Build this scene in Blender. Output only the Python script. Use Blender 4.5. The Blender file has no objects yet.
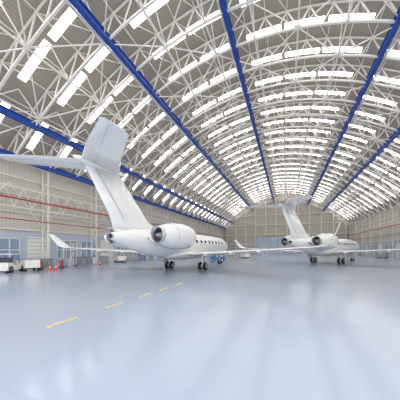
import bpy, math, random
from mathutils import Vector
random.seed(3)
sc=bpy.context.scene
try:
    sc.view_settings.view_transform='Standard'
    sc.view_settings.look='None'
except Exception: pass

# ------------------------------------------------------------ materials
def mat(name,col,rough=.5,metal=0,noise=0,nscale=5,emit=0,spec=.5,coat=0,bump=0):
    m=bpy.data.materials.new(name); m.use_nodes=True
    nt=m.node_tree; b=nt.nodes['Principled BSDF']
    b.inputs['Base Color'].default_value=(*col,1); b.inputs['Roughness'].default_value=rough
    b.inputs['Metallic'].default_value=metal
    b.inputs['Specular IOR Level'].default_value=spec
    b.inputs['Coat Weight'].default_value=coat
    if emit:
        b.inputs['Emission Color'].default_value=(*col,1); b.inputs['Emission Strength'].default_value=emit
    if noise:
        tc=nt.nodes.new('ShaderNodeTexCoord'); n=nt.nodes.new('ShaderNodeTexNoise'); n.inputs['Scale'].default_value=nscale
        n.inputs['Detail'].default_value=4
        r=nt.nodes.new('ShaderNodeValToRGB')
        r.color_ramp.elements[0].position=.3; r.color_ramp.elements[1].position=.7
        r.color_ramp.elements[0].color=(*[c*(1-noise) for c in col],1)
        r.color_ramp.elements[1].color=(*[min(1,c*(1+noise)) for c in col],1)
        nt.links.new(tc.outputs['Object'],n.inputs['Vector']); nt.links.new(n.outputs['Fac'],r.inputs['Fac'])
        nt.links.new(r.outputs['Color'],b.inputs['Base Color'])
    return m
def ribbed(name,col,axis,scale,depth=.12,rough=.6):
    m=mat(name,col,rough); nt=m.node_tree; b=nt.nodes['Principled BSDF']
    tc=nt.nodes.new('ShaderNodeTexCoord'); w=nt.nodes.new('ShaderNodeTexWave'); w.wave_type='BANDS'; w.bands_direction=axis
    w.inputs['Scale'].default_value=scale
    r=nt.nodes.new('ShaderNodeValToRGB')
    r.color_ramp.elements[0].color=(*[c*(1-depth) for c in col],1); r.color_ramp.elements[1].color=(*col,1)
    nt.links.new(tc.outputs['Object'],w.inputs['Vector']); nt.links.new(w.outputs['Fac'],r.inputs['Fac'])
    nt.links.new(r.outputs['Color'],b.inputs['Base Color']); return m
M_white=mat('steel_white',(.86,.83,.775),.45)
M_blue=mat('beam_blue',(.010,.065,.38),.4)
M_roof=ribbed('roof_sheet',(.44,.39,.325),'X',1.2,.15)
M_sky=mat('skylight_panel',(1,.99,.96),.4,emit=6.6)
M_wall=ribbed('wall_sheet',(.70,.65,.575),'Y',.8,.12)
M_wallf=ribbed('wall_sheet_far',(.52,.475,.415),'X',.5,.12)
M_wlow=mat('wall_lower',(.50,.56,.65),.5,noise=.06,nscale=.5)
M_glass=mat('glass_panel',(.28,.38,.52),.1)
M_floor=mat('floor_epoxy',(.42,.48,.59),.17,noise=.04,nscale=.25,spec=.5)
M_yel=mat('paint_yellow',(.75,.62,.22),.4)
M_seam=mat('seam',(.38,.44,.55),.25)
M_red=mat('pipe_red',(.50,.05,.03),.4)
M_jet=mat('jet_paint',(.89,.885,.87),.18,coat=.6,noise=.01,nscale=2)
M_jetg=mat('jet_grey',(.42,.43,.45),.35)
M_metal=mat('metal',(.6,.6,.62),.3,metal=1)
M_dark=mat('dark',(.02,.022,.028),.25)
M_tire=mat('tire',(.025,.025,.027),.7)
M_org=mat('cone_orange',(.75,.06,.02),.5)
M_tug=mat('tug_blue',(.03,.20,.55),.4)
M_grey=mat('equip_grey',(.35,.37,.40),.5)
M_ground=mat('apron_concrete',(.45,.45,.44),.8,noise=.1,nscale=.3)

# ------------------------------------------------------------ mesh builder
class B:
    def __init__(s): s.v=[];s.f=[];s.m=[];s.mats=[];s.sm=[]
    def mi(s,mt):
        if mt not in s.mats: s.mats.append(mt)
        return s.mats.index(mt)
    def add(s,vs,fs,mt,smooth=False):
        o=len(s.v); s.v+= [tuple(v) for v in vs]; k=s.mi(mt)
        for f in fs: s.f.append(tuple(i+o for i in f)); s.m.append(k); s.sm.append(smooth)
    def box(s,c,d,mt,rot=0):
        x,y,z=[q/2 for q in d]; vs=[]
        cr,sr=math.cos(rot),math.sin(rot)
        for sx,sy,sz in [(-1,-1,-1),(1,-1,-1),(1,1,-1),(-1,1,-1),(-1,-1,1),(1,-1,1),(1,1,1),(-1,1,1)]:
            a,b=sx*x,sy*y
            vs.append((c[0]+a*cr-b*sr,c[1]+a*sr+b*cr,c[2]+sz*z))
        s.add(vs,[(0,3,2,1),(4,5,6,7),(0,1,5,4),(1,2,6,5),(2,3,7,6),(3,0,4,7)],mt)
    def tube(s,p,q,r,mt,n=4,r2=None,smooth=None):
        p=Vector(p);q=Vector(q);d=(q-p)
        if d.length<1e-6:return
        d.normalize(); up=Vector((0,0,1)) if abs(d.z)<.95 else Vector((1,0,0))
        a=d.cross(up).normalized(); b=d.cross(a).normalized()
        if r2 is None:r2=r
        vs=[]
        for P,R in((p,r),(q,r2)):
            for i in range(n):
                t=2*math.pi*(i+.5)/n; vs.append(P+a*R*math.cos(t)+b*R*math.sin(t))
        fs=[(i,i+n,(i+1)%n+n,(i+1)%n) for i in range(n)]
        s.add(vs,fs,mt,smooth if smooth is not None else n>6)
        s.add(vs,[tuple(range(n)),tuple(range(2*n-1,n-1,-1))],mt,False)
    def loft(s,rings,mt,smooth=True,caps=(True,True),fm=None):
        n=len(rings[0]); vs=[v for r in rings for v in r]; fs=[];
        o=len(s.v); s.v+=[tuple(v) for v in vs]
        for j in range(len(rings)-1):
            for i in range(n):
                f=(j*n+i,j*n+(i+1)%n,(j+1)*n+(i+1)%n,(j+1)*n+i)
                c=sum((Vector(vs[k]) for k in f),Vector())/4
                mm=mt
                if fm: 
                    r_=fm(c)
                    if r_: mm=r_
                s.f.append(tuple(k+o for k in f)); s.m.append(s.mi(mm)); s.sm.append(smooth)
        for e,k in ((0,0),(1,len(rings)-1)):
            if caps[e]:
                f=tuple(o+k*n+i for i in range(n)); s.f.append(f if e else f[::-1]); s.m.append(s.mi(mt)); s.sm.append(False)
    def ell(s,c,r,mt,n=20,m=10):
        rings=[]
        for j in range(m+1):
            t=math.pi*j/m; rr=max(math.sin(t),.001)
            rings.append([(c[0]+r[0]*rr*math.cos(2*math.pi*i/n),c[1]-r[1]*math.cos(t),c[2]+r[2]*rr*math.sin(2*math.pi*i/n)) for i in range(n)])
        s.loft(rings,mt)
    def obj(s,name,parent=None,loc=None,rot=0,fixn=True):
        me=bpy.data.meshes.new(name); me.from_pydata(s.v,[],s.f)
        for m in s.mats: me.materials.append(m)
        me.polygons.foreach_set('material_index',s.m); me.polygons.foreach_set('use_smooth',s.sm); me.update()
        if fixn:
            import bmesh
            bm=bmesh.new(); bm.from_mesh(me); bmesh.ops.recalc_face_normals(bm,faces=bm.faces); bm.to_mesh(me); bm.free()
        ob=bpy.data.objects.new(name,me); sc.collection.objects.link(ob)
        if parent: ob.parent=parent
        if loc: ob.location=loc
        ob.rotation_euler[2]=rot
        return ob

# ------------------------------------------------------------ hangar shell
XL,XR=-29.5,25.5; Y0,Y1=-11.0,113.0; XC=-2.0
zb=lambda x:24.3-.0179*(x-XC)**2
zt=lambda x:zb(x)+1.9
zs=lambda x:zb(x)+2.15
b=B(); b.box((XC,51,-.15),(55.8,124.6,.3),M_floor); b.obj('floor')
b=B(); b.box((XC,-60,-.22),(200,97.2,.3),M_ground); b.obj('apron_ground')
# roof with skylights
segs=[(-28.3,-25.6),(-23.4,-19.9),(-19.5,-16),(-14,-10.2),(-9.8,-6.2),(-4.2,-.5),(-.1,3.7),(4.1,8),(10,14),(16,19.6),(20,24)]
xs=set([XL,XR])
for a,c in segs:
    xs.add(a);xs.add(c)
    k=max(1,int((c-a)/1.3))
    for i in range(1,k): xs.add(a+(c-a)*i/k)
xs=sorted(xs)
ys=[]; y=Y0
while y<Y1-.1:
    ys+= [(y,y+1.65,0),(y+1.65,y+2.4,1),(y+2.4,y+4,0)]; y+=4
roof=B(); sk=B()
for (ya,yb,s) in ys:
    for i in range(len(xs)-1):
        a,c=xs[i],xs[i+1]; mid=(a+c)/2
        issk=s and any(p<mid<q for p,q in segs)
        T=sk if issk else roof
        T.add([(a,ya,zs(a)),(c,ya,zs(c)),(c,yb,zs(c)),(a,yb,zs(a))],[(0,3,2,1)],M_sky if issk else M_roof)
roof.obj('ceiling',fixn=False); sk.obj('skylight_panels',fixn=False)
# walls
def endwall(name,y,m,th):
    b=B(); n=40; X=[XL+(XR-XL)*i/n for i in range(n+1)]
    r1=[(XL,y,0)]+[(x,y,zs(x)) for x in X]+[(XR,y,0)]
    r2=[(p[0],y+th,p[2]) for p in r1]
    N=len(r1); vs=r1+r2
    fs=[tuple(range(N)),tuple(range(2*N-1,N-1,-1))]+[(i,(i+1)%N,(i+1)%N+N,i+N) for i in range(N)]
    b.add(vs,fs,m)
    return b
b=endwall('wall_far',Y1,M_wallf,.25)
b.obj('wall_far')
b=B()
for i in range(12):
    x=XL+2.3+i*4.6; b.box((x,Y1-.2,zs(x)/2-.4),(.3,.3,zs(x)-.8),M_white)
for z in (4.5,9,13.5,18):
    w=math.sqrt(max(0,(26.4-z)/.0179)) if z>12.9 else 27
    w=min(w,27)-.5
    b.box((XC,Y1-.25,z),(2*w,.2,.25),M_white)
b.obj('trim_3')
b=B(); b.box((-2,Y1-.45,4),(22,.12,8),M_wlow)
for i in range(8): b.box((-12.7+3.06*i,Y1-.56,4),(.22,.1,8),M_grey)
for i in range(7): 
    for q in (2.2,5.6): b.box((-11.17+3.06*i,Y1-.54,q),(2.0,.06,1.5),M_glass)
b.box((-2,Y1-.56,8.1),(22.4,.2,.35),M_grey)
b.obj('door_1')
b=B()
for cx in (-21,17):
    for i in range(3):
        x=cx+(i-1)*3; b.box((x,Y1-.4,2.0),(2.2,.1,1.8),M_glass)
        for e in (-1.15,0,1.15): b.box((x+e,Y1-.48,2.0),(.12,.08,2.0),M_white)
        for e in (1.05,2.95): b.box((x,Y1-.48,e),(2.4,.08,.12),M_white)
b.obj('window_3')
for side,x,sg in (('left',XL,-1),('right',XR,1)):
    b=B(); b.box((x+sg*.15,51,zs(x)/2),(.3,124,zs(x)),M_wall); b.obj('wall_'+side)
    b=B(); b.box((x-sg*.04,51,2.2),(.08,124,4.4),M_wlow)
    b.obj('trim_1' if sg<0 else 'trim_2')
    # windows / roller doors in lower wall
    b=B()
    y=1
    k=0
    while y<108:
        if k%3!=2:
            b.box((x-sg*.12,y,2.2),(.06,3.2,2.6),M_glass)
            for dy in(-1.6,-.53,.53,1.6): b.box((x-sg*.17,y+dy,2.2),(.08,.1,2.7),M_white)
            for zz in(.9,2.2,3.5): b.box((x-sg*.17,y,zz),(.08,3.3,.1),M_white)
        else:
            b.box((x-sg*.12,y,1.9),(.06,2.9,3.8),M_white)
            for zz in range(8): b.box((x-sg*.16,y,.3+zz*.47),(.05,2.8,.05),M_grey)
        y+=4;k+=1
    b.obj('window_1' if sg<0 else 'window_2')
    # columns : lattice posts
    b=B(); y=Y0+.3
    while y<=Y1:
        xi=x-sg*.3; xo=x-sg*1.3
        b.tube((xi,y,0),(xi,y,zs(x)-.3),.1,M_white); b.tube((xo,y,0),(xo,y,zb(xo)),.12,M_white)
        z=0;t=0
        while z<zb(x)-.8:
            b.tube(((xi,xo)[t],y,z),((xo,xi)[t],y,z+1.2),.05,M_white); z+=1.2;t=1-t
        y+=8
    # girts
    for z in (4.6,6.6,8.6,10.6): b.box((x-sg*.2,51,z),(.12,123,.14),M_white)
    y=Y0+.3;t=0
    while y<Y1-9:
        b.tube((x-sg*.5,y,4.8),(x-sg*.5,y+4,9.8),.06,M_white);b.tube((x-sg*.5,y+4,9.8),(x-sg*.5,y+8,4.8),.06,M_white)
        y+=8
    # longitudinal bracket truss along the wall
    y=Y0+.3
    b.tube((x-sg*1.3,Y0+.3,9.2),(x-sg*1.3,Y1-.7,9.2),.08,M_white); b.tube((x-sg*1.3,Y0+.3,7.0),(x-sg*1.3,Y1-.7,7.0),.08,M_white)
    while y<Y1-2.5:
        b.tube((x-sg*1.3,y,7.0),(x-sg*1.3,y+1,9.2),.05,M_white); b.tube((x-sg*1.3,y+1,9.2),(x-sg*1.3,y+2,7.0),.05,M_white); y+=2
    b.obj('steel_column_row')
    b=B()
    b.tube((x-sg*1.5,Y0+1,7.9),(x-sg*1.5,Y1-1,7.9),.09,M_red,8)
    b.tube((x-sg*1.5,Y0+1,5.6),(x-sg*1.5,Y1-1,5.6),.06,M_red,8)
    b.obj('fire_pipe')

# ------------------------------------------------------------ roof trusses
b=B(); N=26; dx=(XR-XL-.6)/N
tx=[XL+.3+dx*i for i in range(N+1)]; bx=[XL+.3+dx*(i+.5) for i in range(N)]
ya=[Y0+.1+4*i for i in range(31)]+[Y1-.4]
for j,y in enumerate(ya):
    for i in range(N):
        b.tube((tx[i],y,zt(tx[i])),(tx[i+1],y,zt(tx[i+1])),.09,M_white)
        if i<N-1: b.tube((bx[i],y,zb(bx[i])),(bx[i+1],y,zb(bx[i+1])),.13,M_white)
        b.tube((tx[i],y,zt(tx[i])),(bx[i],y,zb(bx[i])),.075,M_white)
        b.tube((bx[i],y,zb(bx[i])),(tx[i+1],y,zt(tx[i+1])),.075,M_white)
for i in range(N+1):
    b.tube((tx[i],Y0,zt(tx[i])+.1),(tx[i],Y1-.2,zt(tx[i])+.1),.06,M_white)
for i in range(0,N):
    if i%2==0: b.tube((bx[i],Y0,zb(bx[i])),(bx[i],Y1-.2,zb(bx[i])),.095,M_white)
    for j in range(len(ya)-1):
        ym=(ya[j]+ya[j+1])/2; xx=bx[i]
        if i%2==0:
            b.tube((xx,ya[j],zb(xx)),(xx,ym,zt(xx)),.065,M_white); b.tube((xx,ym,zt(xx)),(xx,ya[j+1],zb(xx)),.065,M_white)
        # plan bracing
            if i+2<N:
                q=(j+i//2)%2
                b.tube((bx[i+2*q],ya[j],zb(bx[i+2*q])),(bx[i+2-2*q],ya[j+1],zb(bx[i+2-2*q])),.065,M_white)
        else:
            b.tube((tx[i],ya[j],zt(tx[i])),(tx[i+1],ya[j+1],zt(tx[i+1])),.045,M_white)
b.obj('roof_truss',fixn=False)
for X in (-27.7,-24.5,-15,-5.2,9,15):
    b=B(); z=zb(X)-.15
    w=.46
    b.box((X,51,z+.28),(w,123.4,.07),M_blue); b.box((X,51,z-.28),(w,123.4,.07),M_blue); b.box((X,51,z),(.2,123.4,.5),M_blue)
    for y in ya[::2]: b.box((X,y+ (.15 if y<Y1-1 else -.1),z),(.36,.06,.48),M_blue)
    b.obj('blue_beam')

# floor marks
b=B()
Xd=-6.6
th=math.atan(86/235); F=(-math.sin(th),math.cos(th)); R=(math.cos(th),math.sin(th))
def W(px,d,z=0): 
    l=(px-200)/235*d
    return (l*R[0]+d*F[0], l*R[1]+d*F[1], z)
for py in (322,305,295,289,284):
    d=2.3*235/(py-249)
    Y=(d+Xd*math.sin(th))/math.cos(th)
    b.box((Xd,Y,.004),(.13,1.05,.008),M_yel)
b.obj('floor_marking')
b=B()
for k in range(20): b.box((XC,Y0+6*k+1.5,.001),(54,.02,.002),M_seam)
b.obj('floor_joint_lines')

# ------------------------------------------------------------ jet
def foil(le,chord,n,th_,dirc=Vector((0,-1,0))):
    pts=[]; prof=[(0,0),(.015,.25),(.06,.5),(.16,.8),(.32,1),(.5,.9),(.72,.5),(1,.03)]
    le=Vector(le); n=Vector(n).normalized()
    for t,h in prof: pts.append(le+dirc*chord*t+n*th_*.5*h)
    for t,h in prof[:0:-1]: pts.append(le+dirc*chord*t-n*th_*.5*h)
    return pts
def make_jet(loc,heading):
    root=bpy.data.objects.new('private_jet',None); sc.collection.objects.link(root)
    root.location=loc; root.rotation_euler[2]=-heading
    st=[(14.0,2.38,.03,.03),(13.92,2.38,.16,.15),(13.7,2.4,.32,.30),(13.3,2.44,.52,.48),(12.8,2.5,.72,.68),(12.5,2.53,.82,.79),(12.2,2.57,.91,.90),(11.9,2.61,.98,1.0),(11.5,2.65,1.07,1.09),
        (11,2.69,1.15,1.18),(10.3,2.73,1.23,1.25),(9.3,2.75,1.3,1.3),(6,2.75,1.3,1.3),(3,2.75,1.3,1.3),(0,2.75,1.3,1.3),(-3,2.75,1.3,1.3),(-4.5,2.78,1.25,1.27),(-6,2.86,1.13,1.17),(-7.5,2.96,.93,.99),(-9,3.07,.66,.74),(-10,3.15,.46,.5),(-10.7,3.2,.28,.3),(-10.9,3.21,.22,.24)]
    n=48
    rings=[[(rx*math.cos(2*math.pi*i/n),y,zc+rz*math.sin(2*math.pi*i/n)) for i in range(n)] for y,zc,rx,rz in st]
    def fm(c):
        if 11.5<c.y<12.5 and c.z>2.95 and c.z<3.42+ (12.5-c.y)*.3 and abs(c.x)>.06: return M_dark
    f=B(); f.loft(rings,M_jet,fm=fm)
    f.ell((0,.6,1.72),(1.45,5.6,.62),M_jet,28,16)
    f.tube((0,-10.88,3.21),(0,-10.95,3.21),.17,M_dark,16)
    f.tube((0,-10.6,3.2),(0,-10.93,3.21),.285,M_metal,20,.225)
    for sx in(-1,1):
        for k in range(8):
            y=8.4-k*1.15; a=math.radians(17)
            cx,cz=1.3*math.cos(a)*sx,2.75+1.3*math.sin(a)
            nv=Vector((math.cos(a)*sx,0,math.sin(a))); tv=Vector((-math.sin(a)*sx,0,math.cos(a)))
            c=Vector((cx,y,cz))+nv*.012
            for sc_,mm,off in((1.18,M_metal,0),(1,M_dark,.006)):
                f.add([c+nv*off+Vector((0,1,0))*.24*sc_*math.cos(t*math.pi/10)+tv*.18*sc_*math.sin(t*math.pi/10) for t in range(20)],[tuple(range(20))],mm)
    f.loft([foil((0,5,1.6),.4,(1,0,0),.04),foil((0,4.85,1.15),.25,(1,0,0),.03)],M_jet)
    f.ell((0,2,4.07),(.07,.12,.09),M_red,10,6)
    f.ell((0,-4.2,4.08),(.16,.7,.16),M_jet,12,8)
    f.obj('fuselage',root)
    for sx,nm in((1,'wing_right'),(-1,'wing_left')):
        w=B()
        S=[((0,4.4,1.75),7.0,(0,0,1),.75),((1.3,3.7,1.75),6.3,(0,0,1),.7),((4.8,1.2,1.95),4.0,(0,0,1),.42),((9,-1.3,2.2),2.7,(0,0,1),.26),((12.9,-3.5,2.43),1.7,(0,0,1),.16),
           ((13.5,-3.9,2.55),1.5,(-.5,0,1),.14),((13.85,-4.3,2.85),1.25,(-1,0,.6),.11),((14.1,-4.9,3.4),.95,(-1,0,.25),.08),((14.3,-5.6,4.0),.55,(-1,0,.2),.05)]
        w.loft([foil((p[0]*sx,p[1],p[2]),c,(nn[0]*sx,nn[1],nn[2]),t) for p,c,nn,t in S],M_jet)
        for (x,y,z) in ((3.6,-2.3,1.75),(6.2,-2.6,1.93),(8.8,-3.4,2.08)):
            w.ell((x*sx,y,z),(.13,.95,.16),M_jet,12,8)
        w.tube((1.6*sx,-1.6,1.98),(4.8*sx,-1.9,2.06),.02,M_jetg); w.tube((4.8*sx,-1.9,2.06),(12.6*sx,-4.6,2.49),.015,M_jetg)
        w.obj(nm,root)
        e=B(); ex,ez=2.3*sx,3.35; n=36
        def ring(y,r,zo=0): return [(ex+r*math.cos(2*math.pi*i/n),y,ez+zo+r*math.sin(2*math.pi*i/n)) for i in range(n)]
        outer=[(-3.9,.90),(-3.94,.96),(-4.1,1.02),(-4.6,1.09),(-5.6,1.12),(-6.6,1.06),(-7.5,.92),(-8.2,.76),(-8.5,.68)]
        e.loft([ring(-5.0,.72),ring(-4.4,.76),ring(-4.0,.83)]+[ring(y,r) for y,r in outer[:2]],M_metal,caps=(False,False))
        e.loft([ring(y,r) for y,r in outer[1:]],M_jet,caps=(False,False))
        e.loft([ring(-8.5,.68),ring(-8.75,.62),ring(-8.75,.58),ring(-7.9,.60)],M_metal,caps=(False,False))
        e.add(ring(-5.0,.74),[tuple(range(n))],M_dark); e.add(ring(-7.95,.62),[tuple(range(n))],M_dark)
        e.tube((ex,-5.0,ez),(ex,-4.5,ez),.22,M_jetg,16,.03)
        e.tube((ex,-7.95,ez),(ex,-8.7,ez),.30,M_jetg,16,.08)
        for k in range(12):
            t=2*math.pi*k/12
            e.tube((ex+.2*math.cos(t),-4.95,ez+.2*math.sin(t)),(ex+.72*math.cos(t+.2),-4.9,ez+.72*math.sin(t+.2)),.05,M_jetg)
        e.loft([ring(-7.02,1.012),ring(-7.06,1.005)],M_jetg,caps=(False,False))
        e.loft([foil((.8*sx,-4.6,3.2),3.4,(0,0,1),.34),foil((1.5*sx,-4.9,3.28),3.0,(0,0,1),.3)],M_jet)
        e.obj('engine_right' if sx>0 else 'engine_left',root)
        g=B(); gx=2.1*sx
        g.tube((gx,0,.46),(gx,0,1.85),.1,M_metal,12); g.tube((gx,0,.9),(gx,0,1.85),.14,M_jet,12)
        g.tube((gx,0,1.0),(gx-.7*sx,.1,1.8),.05,M_metal,8); g.tube((gx,0,.9),(gx,.8,1.8),.05,M_metal,8)
        g.tube((gx-.42,0,.46),(gx+.42,0,.46),.07,M_metal,10)
        for o in(-.3,.3):
            prof=[(-.14,.30),(-.14,.40),(-.10,.45),(0,.46),(.10,.45),(.14,.40),(.14,.30)]
            g.loft([[(gx+o+a,r*math.cos(2*math.pi*i/24),.46+r*math.sin(2*math.pi*i/24)) for i in range(24)] for a,r in prof],M_tire)
            g.tube((gx+o-.15,0,.46),(gx+o+.15,0,.46),.24,M_metal,20)
        g.box((gx+.62*sx,0,1.25),(.05,1.0,.95),M_jet)
        g.obj('main_gear_right' if sx>0 else 'main_gear_left',root)
    g=B()
    g.tube((0,11,.3),(0,11,1.9),.07,M_metal,12); g.tube((0,11,.9),(0,11,1.9),.1,M_jet,12); g.tube((0,11,.9),(0,10.2,1.6),.04,M_metal,8)
    g.tube((-.26,11,.3),(.26,11,.3),.05,M_metal,10)
    for o in(-.18,.18):
        g.loft([[(o+a,11+r*math.cos(2*math.pi*i/20),.3+r*math.sin(2*math.pi*i/20)) for i in range(20)] for a,r in((-.09,.2),(-.09,.26),(-.05,.3),(.05,.3),(.09,.26),(.09,.2))],M_tire)
    for sx in(-1,1): g.box((.32*sx,10.9,1.35),(.03,1.1,.5),M_jet)
    g.obj('nose_gear',root)
    t=B()
    t.loft([foil((0,-4.2,3.75),6.5,(1,0,0),.2),foil((0,-5.9,4.15),4.9,(1,0,0),.42),foil((0,-7.0,4.8),4.1,(1,0,0),.4),foil((0,-10.1,7.65),3.0,(1,0,0),.3)],M_jet)
    t.ell((0,-11.7,7.75),(.24,2.1,.27),M_jet,16,12)
    for sx in(-1,1):
        t.tube((.13*sx,-9.7,4.5),(.09*sx,-12.2,7.5),.018,M_jetg)
        t.loft([foil((0,-10.1,7.78),3.1,(0,0,1),.32),foil((2*sx,-12.0,7.82),2.55,(0,0,1),.25),foil((4.5*sx,-14.1,7.88),1.75,(0,0,1),.14),foil((4.65*sx,-14.5,7.88),1.25,(0,0,1),.05)],M_jet)
        t.tube((.3*sx,-12.5,7.87),(4.4*sx,-15.3,7.91),.015,M_jetg); t.tube((.3*sx,-12.5,7.70),(4.4*sx,-15.3,7.84),.018,M_jetg)
    t.obj('tail',root)
    return root
camh=2.3
hd1=math.radians(25)-th; hd2=math.radians(51)-th
p=Vector((-1.6*R[0]+26.2*F[0],-1.6*R[1]+26.2*F[1],.0)); make_jet(p,hd1)
p=Vector((20.3*R[0]+37.6*F[0],20.3*R[1]+37.6*F[1],.0)); make_jet(p,hd2)

# ------------------------------------------------------------ equipment
def wheel(b,c,r,w,rot=0):
    a=Vector((math.cos(rot),math.sin(rot),0))*w/2; c=Vector(c)
    b.tube(c-a,c+a,r,M_tire,18); b.tube(c-a*1.05,c+a*1.05,r*.5,M_metal,12)
def tug(name,loc,rot,m):
    b=B(); b.box((0,0,.5),(1.5,2.9,.5),m); b.box((0,.95,.85),(1.4,.9,.3),m); b.box((0,-.9,.85),(1.4,.9,.25),m)
    b.box((0,-.25,.98),(1.1,.5,.12),M_dark); b.box((0,-.5,1.2),(1.1,.1,.5),M_dark)
    for x in(-.65,.65):
        for y in(-.6,.5): b.tube((x,y,.9),(x,y,1.75),.035,M_dark,6)
        for y in(-.95,.95): wheel(b,(x,y,.32),.32,.28)
    b.box((0,-.05,1.78),(1.4,1.3,.07),m); b.tube((0,.5,.95),(0,.25,1.2),.03,M_dark,6); b.tube((0,.2,1.2),(0,.26,1.24),.18,M_dark,14)
    b.tube((0,1.45,.35),(0,1.9,.35),.06,M_grey,8)
    b.obj(name,loc=loc,rot=rot)
def gpu(name,loc,rot,m):
    b=B(); b.box((0,0,.75),(1.3,2.2,.8),m); b.box((0,0,1.2),(1.2,2.0,.1),M_grey); 
    b.box((.66,.3,.8),(.03,.9,.5),M_dark); b.box((.66,-.6,.85),(.03,.4,.3),M_metal)
    for x in(-.55,.55):
        for y in(-.75,.75): wheel(b,(x,y,.25),.25,.18)
    b.box((0,0,.33),(1.1,2.1,.1),M_dark); b.tube((0,1.1,.35),(0,2.0,.3),.04,M_dark,6); b.tube((.3,-.6,1.25),(.3,-.6,1.6),.06,M_metal,8)
    b.obj(name,loc=loc,rot=rot)
def cone(loc):
    b=B(); b.box((0,0,.02),(.42,.42,.04),M_org)
    b.tube((0,0,.04),(0,0,.3),.15,M_org,16,.10); b.tube((0,0,.3),(0,0,.45),.10,M_white,16,.07); b.tube((0,0,.45),(0,0,.7),.07,M_org,16,.025)
    b.obj('traffic_cone',loc=loc)
def stand(loc,rot):
    b=B(); 
    for x in(-.6,.6):
        for y in(-.6,.6): b.tube((x,y,.1),(x,y,3.0),.035,M_white,6); wheel(b,(x,y,.1),.1,.06)
    b.box((0,0,2.0),(1.3,1.3,.06),M_grey)
    for z in(2.5,3.0):
        for s_ in(-.6,.6): b.tube((s_,-.6,z),(s_,.6,z),.025,M_white,6)
        b.tube((-.6,.6,z),(.6,.6,z),.025,M_white,6)
    for x in(-.5,.5): b.tube((x,-2.2,.1),(x,-.6,2.0),.04,M_white,6)
    for k in range(7): b.box((0,-2.05+k*.22,.28+k*.26),(1.0,.24,.04),M_grey)
    for x in(-.5,.5): b.tube((x,-2.2,1.0),(x,-.6,3.0),.025,M_white,6); b.tube((x,-2.2,.1),(x,-2.2,1.0),.025,M_white,6)
    b.tube((-.6,-.6,.3),(.6,.6,.3),.025,M_white,6)
    b.obj('maintenance_stairs',loc=loc,rot=rot)
def cabinet(loc,rot,m):
    b=B(); b.box((0,0,.62),(1.3,.6,1.0),m)
    for k in range(5): b.box((0,-.31,.25+k*.19),(1.2,.03,.16),M_grey); b.box((0,-.34,.28+k*.19),(.8,.02,.02),M_metal)
    for x in(-.55,.55):
        for y in(-.2,.2): wheel(b,(x,y,.07),.07,.05)
    b.box((0,0,1.14),(1.35,.65,.04),M_dark)
    b.obj('tool_cabinet',loc=loc,rot=rot)
def extinguisher(loc):
    b=B(); b.tube((0,0,.12),(0,0,.95),.16,M_red,16); b.ell((0,0,.95),(.16,.16,.12),M_red,14,8); b.tube((0,0,1.0),(0,0,1.15),.03,M_dark,8); b.box((0,.08,1.15),(.04,.2,.04),M_dark)
    b.box((0,0,.1),(.45,.35,.05),M_dark); wheel(b,(-.22,-.1,.13),.13,.05); wheel(b,(.22,-.1,.13),.13,.05); b.tube((0,-.2,.1),(0,-.3,1.1),.02,M_dark,6)
    b.obj('wheeled_fire_extinguisher',loc=loc)
tug('tow_tractor',W(9,23.5),.5,M_white)
tug('tow_tractor',W(217,43),-1.3,M_tug)
gpu('ground_power_unit',W(30,25),1.2,M_white)
gpu('ground_power_unit',W(120,40),1.0,M_white)
gpu('ground_power_unit',W(245,58),.7,M_white)
gpu('ground_power_unit',W(382,58),.7,M_grey)
cabinet(W(46,27.5),.2,M_grey); cabinet(W(90,34),.2,M_white); cabinet(W(104,36),.2,M_metal); cabinet(W(80,32),.2,M_grey)
cabinet(W(142,46),.2,M_tug); cabinet(W(152,49),.2,M_white); cabinet(W(236,54),.2,M_grey)
stand(W(70,30.5),.6); stand(W(132,46),.3); stand(W(264,75),.3)
for px,d in((50,25),(56,25.5),(100,33)): cone(W(px,d))
extinguisher(W(62,27.5)); extinguisher(W(41,25.5))

# ------------------------------------------------------------ world & camera
w=bpy.data.worlds.new('World'); sc.world=w; w.use_nodes=True
bg=w.node_tree.nodes['Background']; bg.inputs[0].default_value=(.96,.97,1,1); bg.inputs[1].default_value=3.1
cam=bpy.data.cameras.new('cam'); co=bpy.data.objects.new('camera',cam); sc.collection.objects.link(co)
co.location=(0,0,camh); co.rotation_euler=(math.pi/2,0,th)
cam.lens=36*235/400; cam.sensor_width=36; cam.shift_y=49/400; cam.clip_end=1000
sc.camera=co
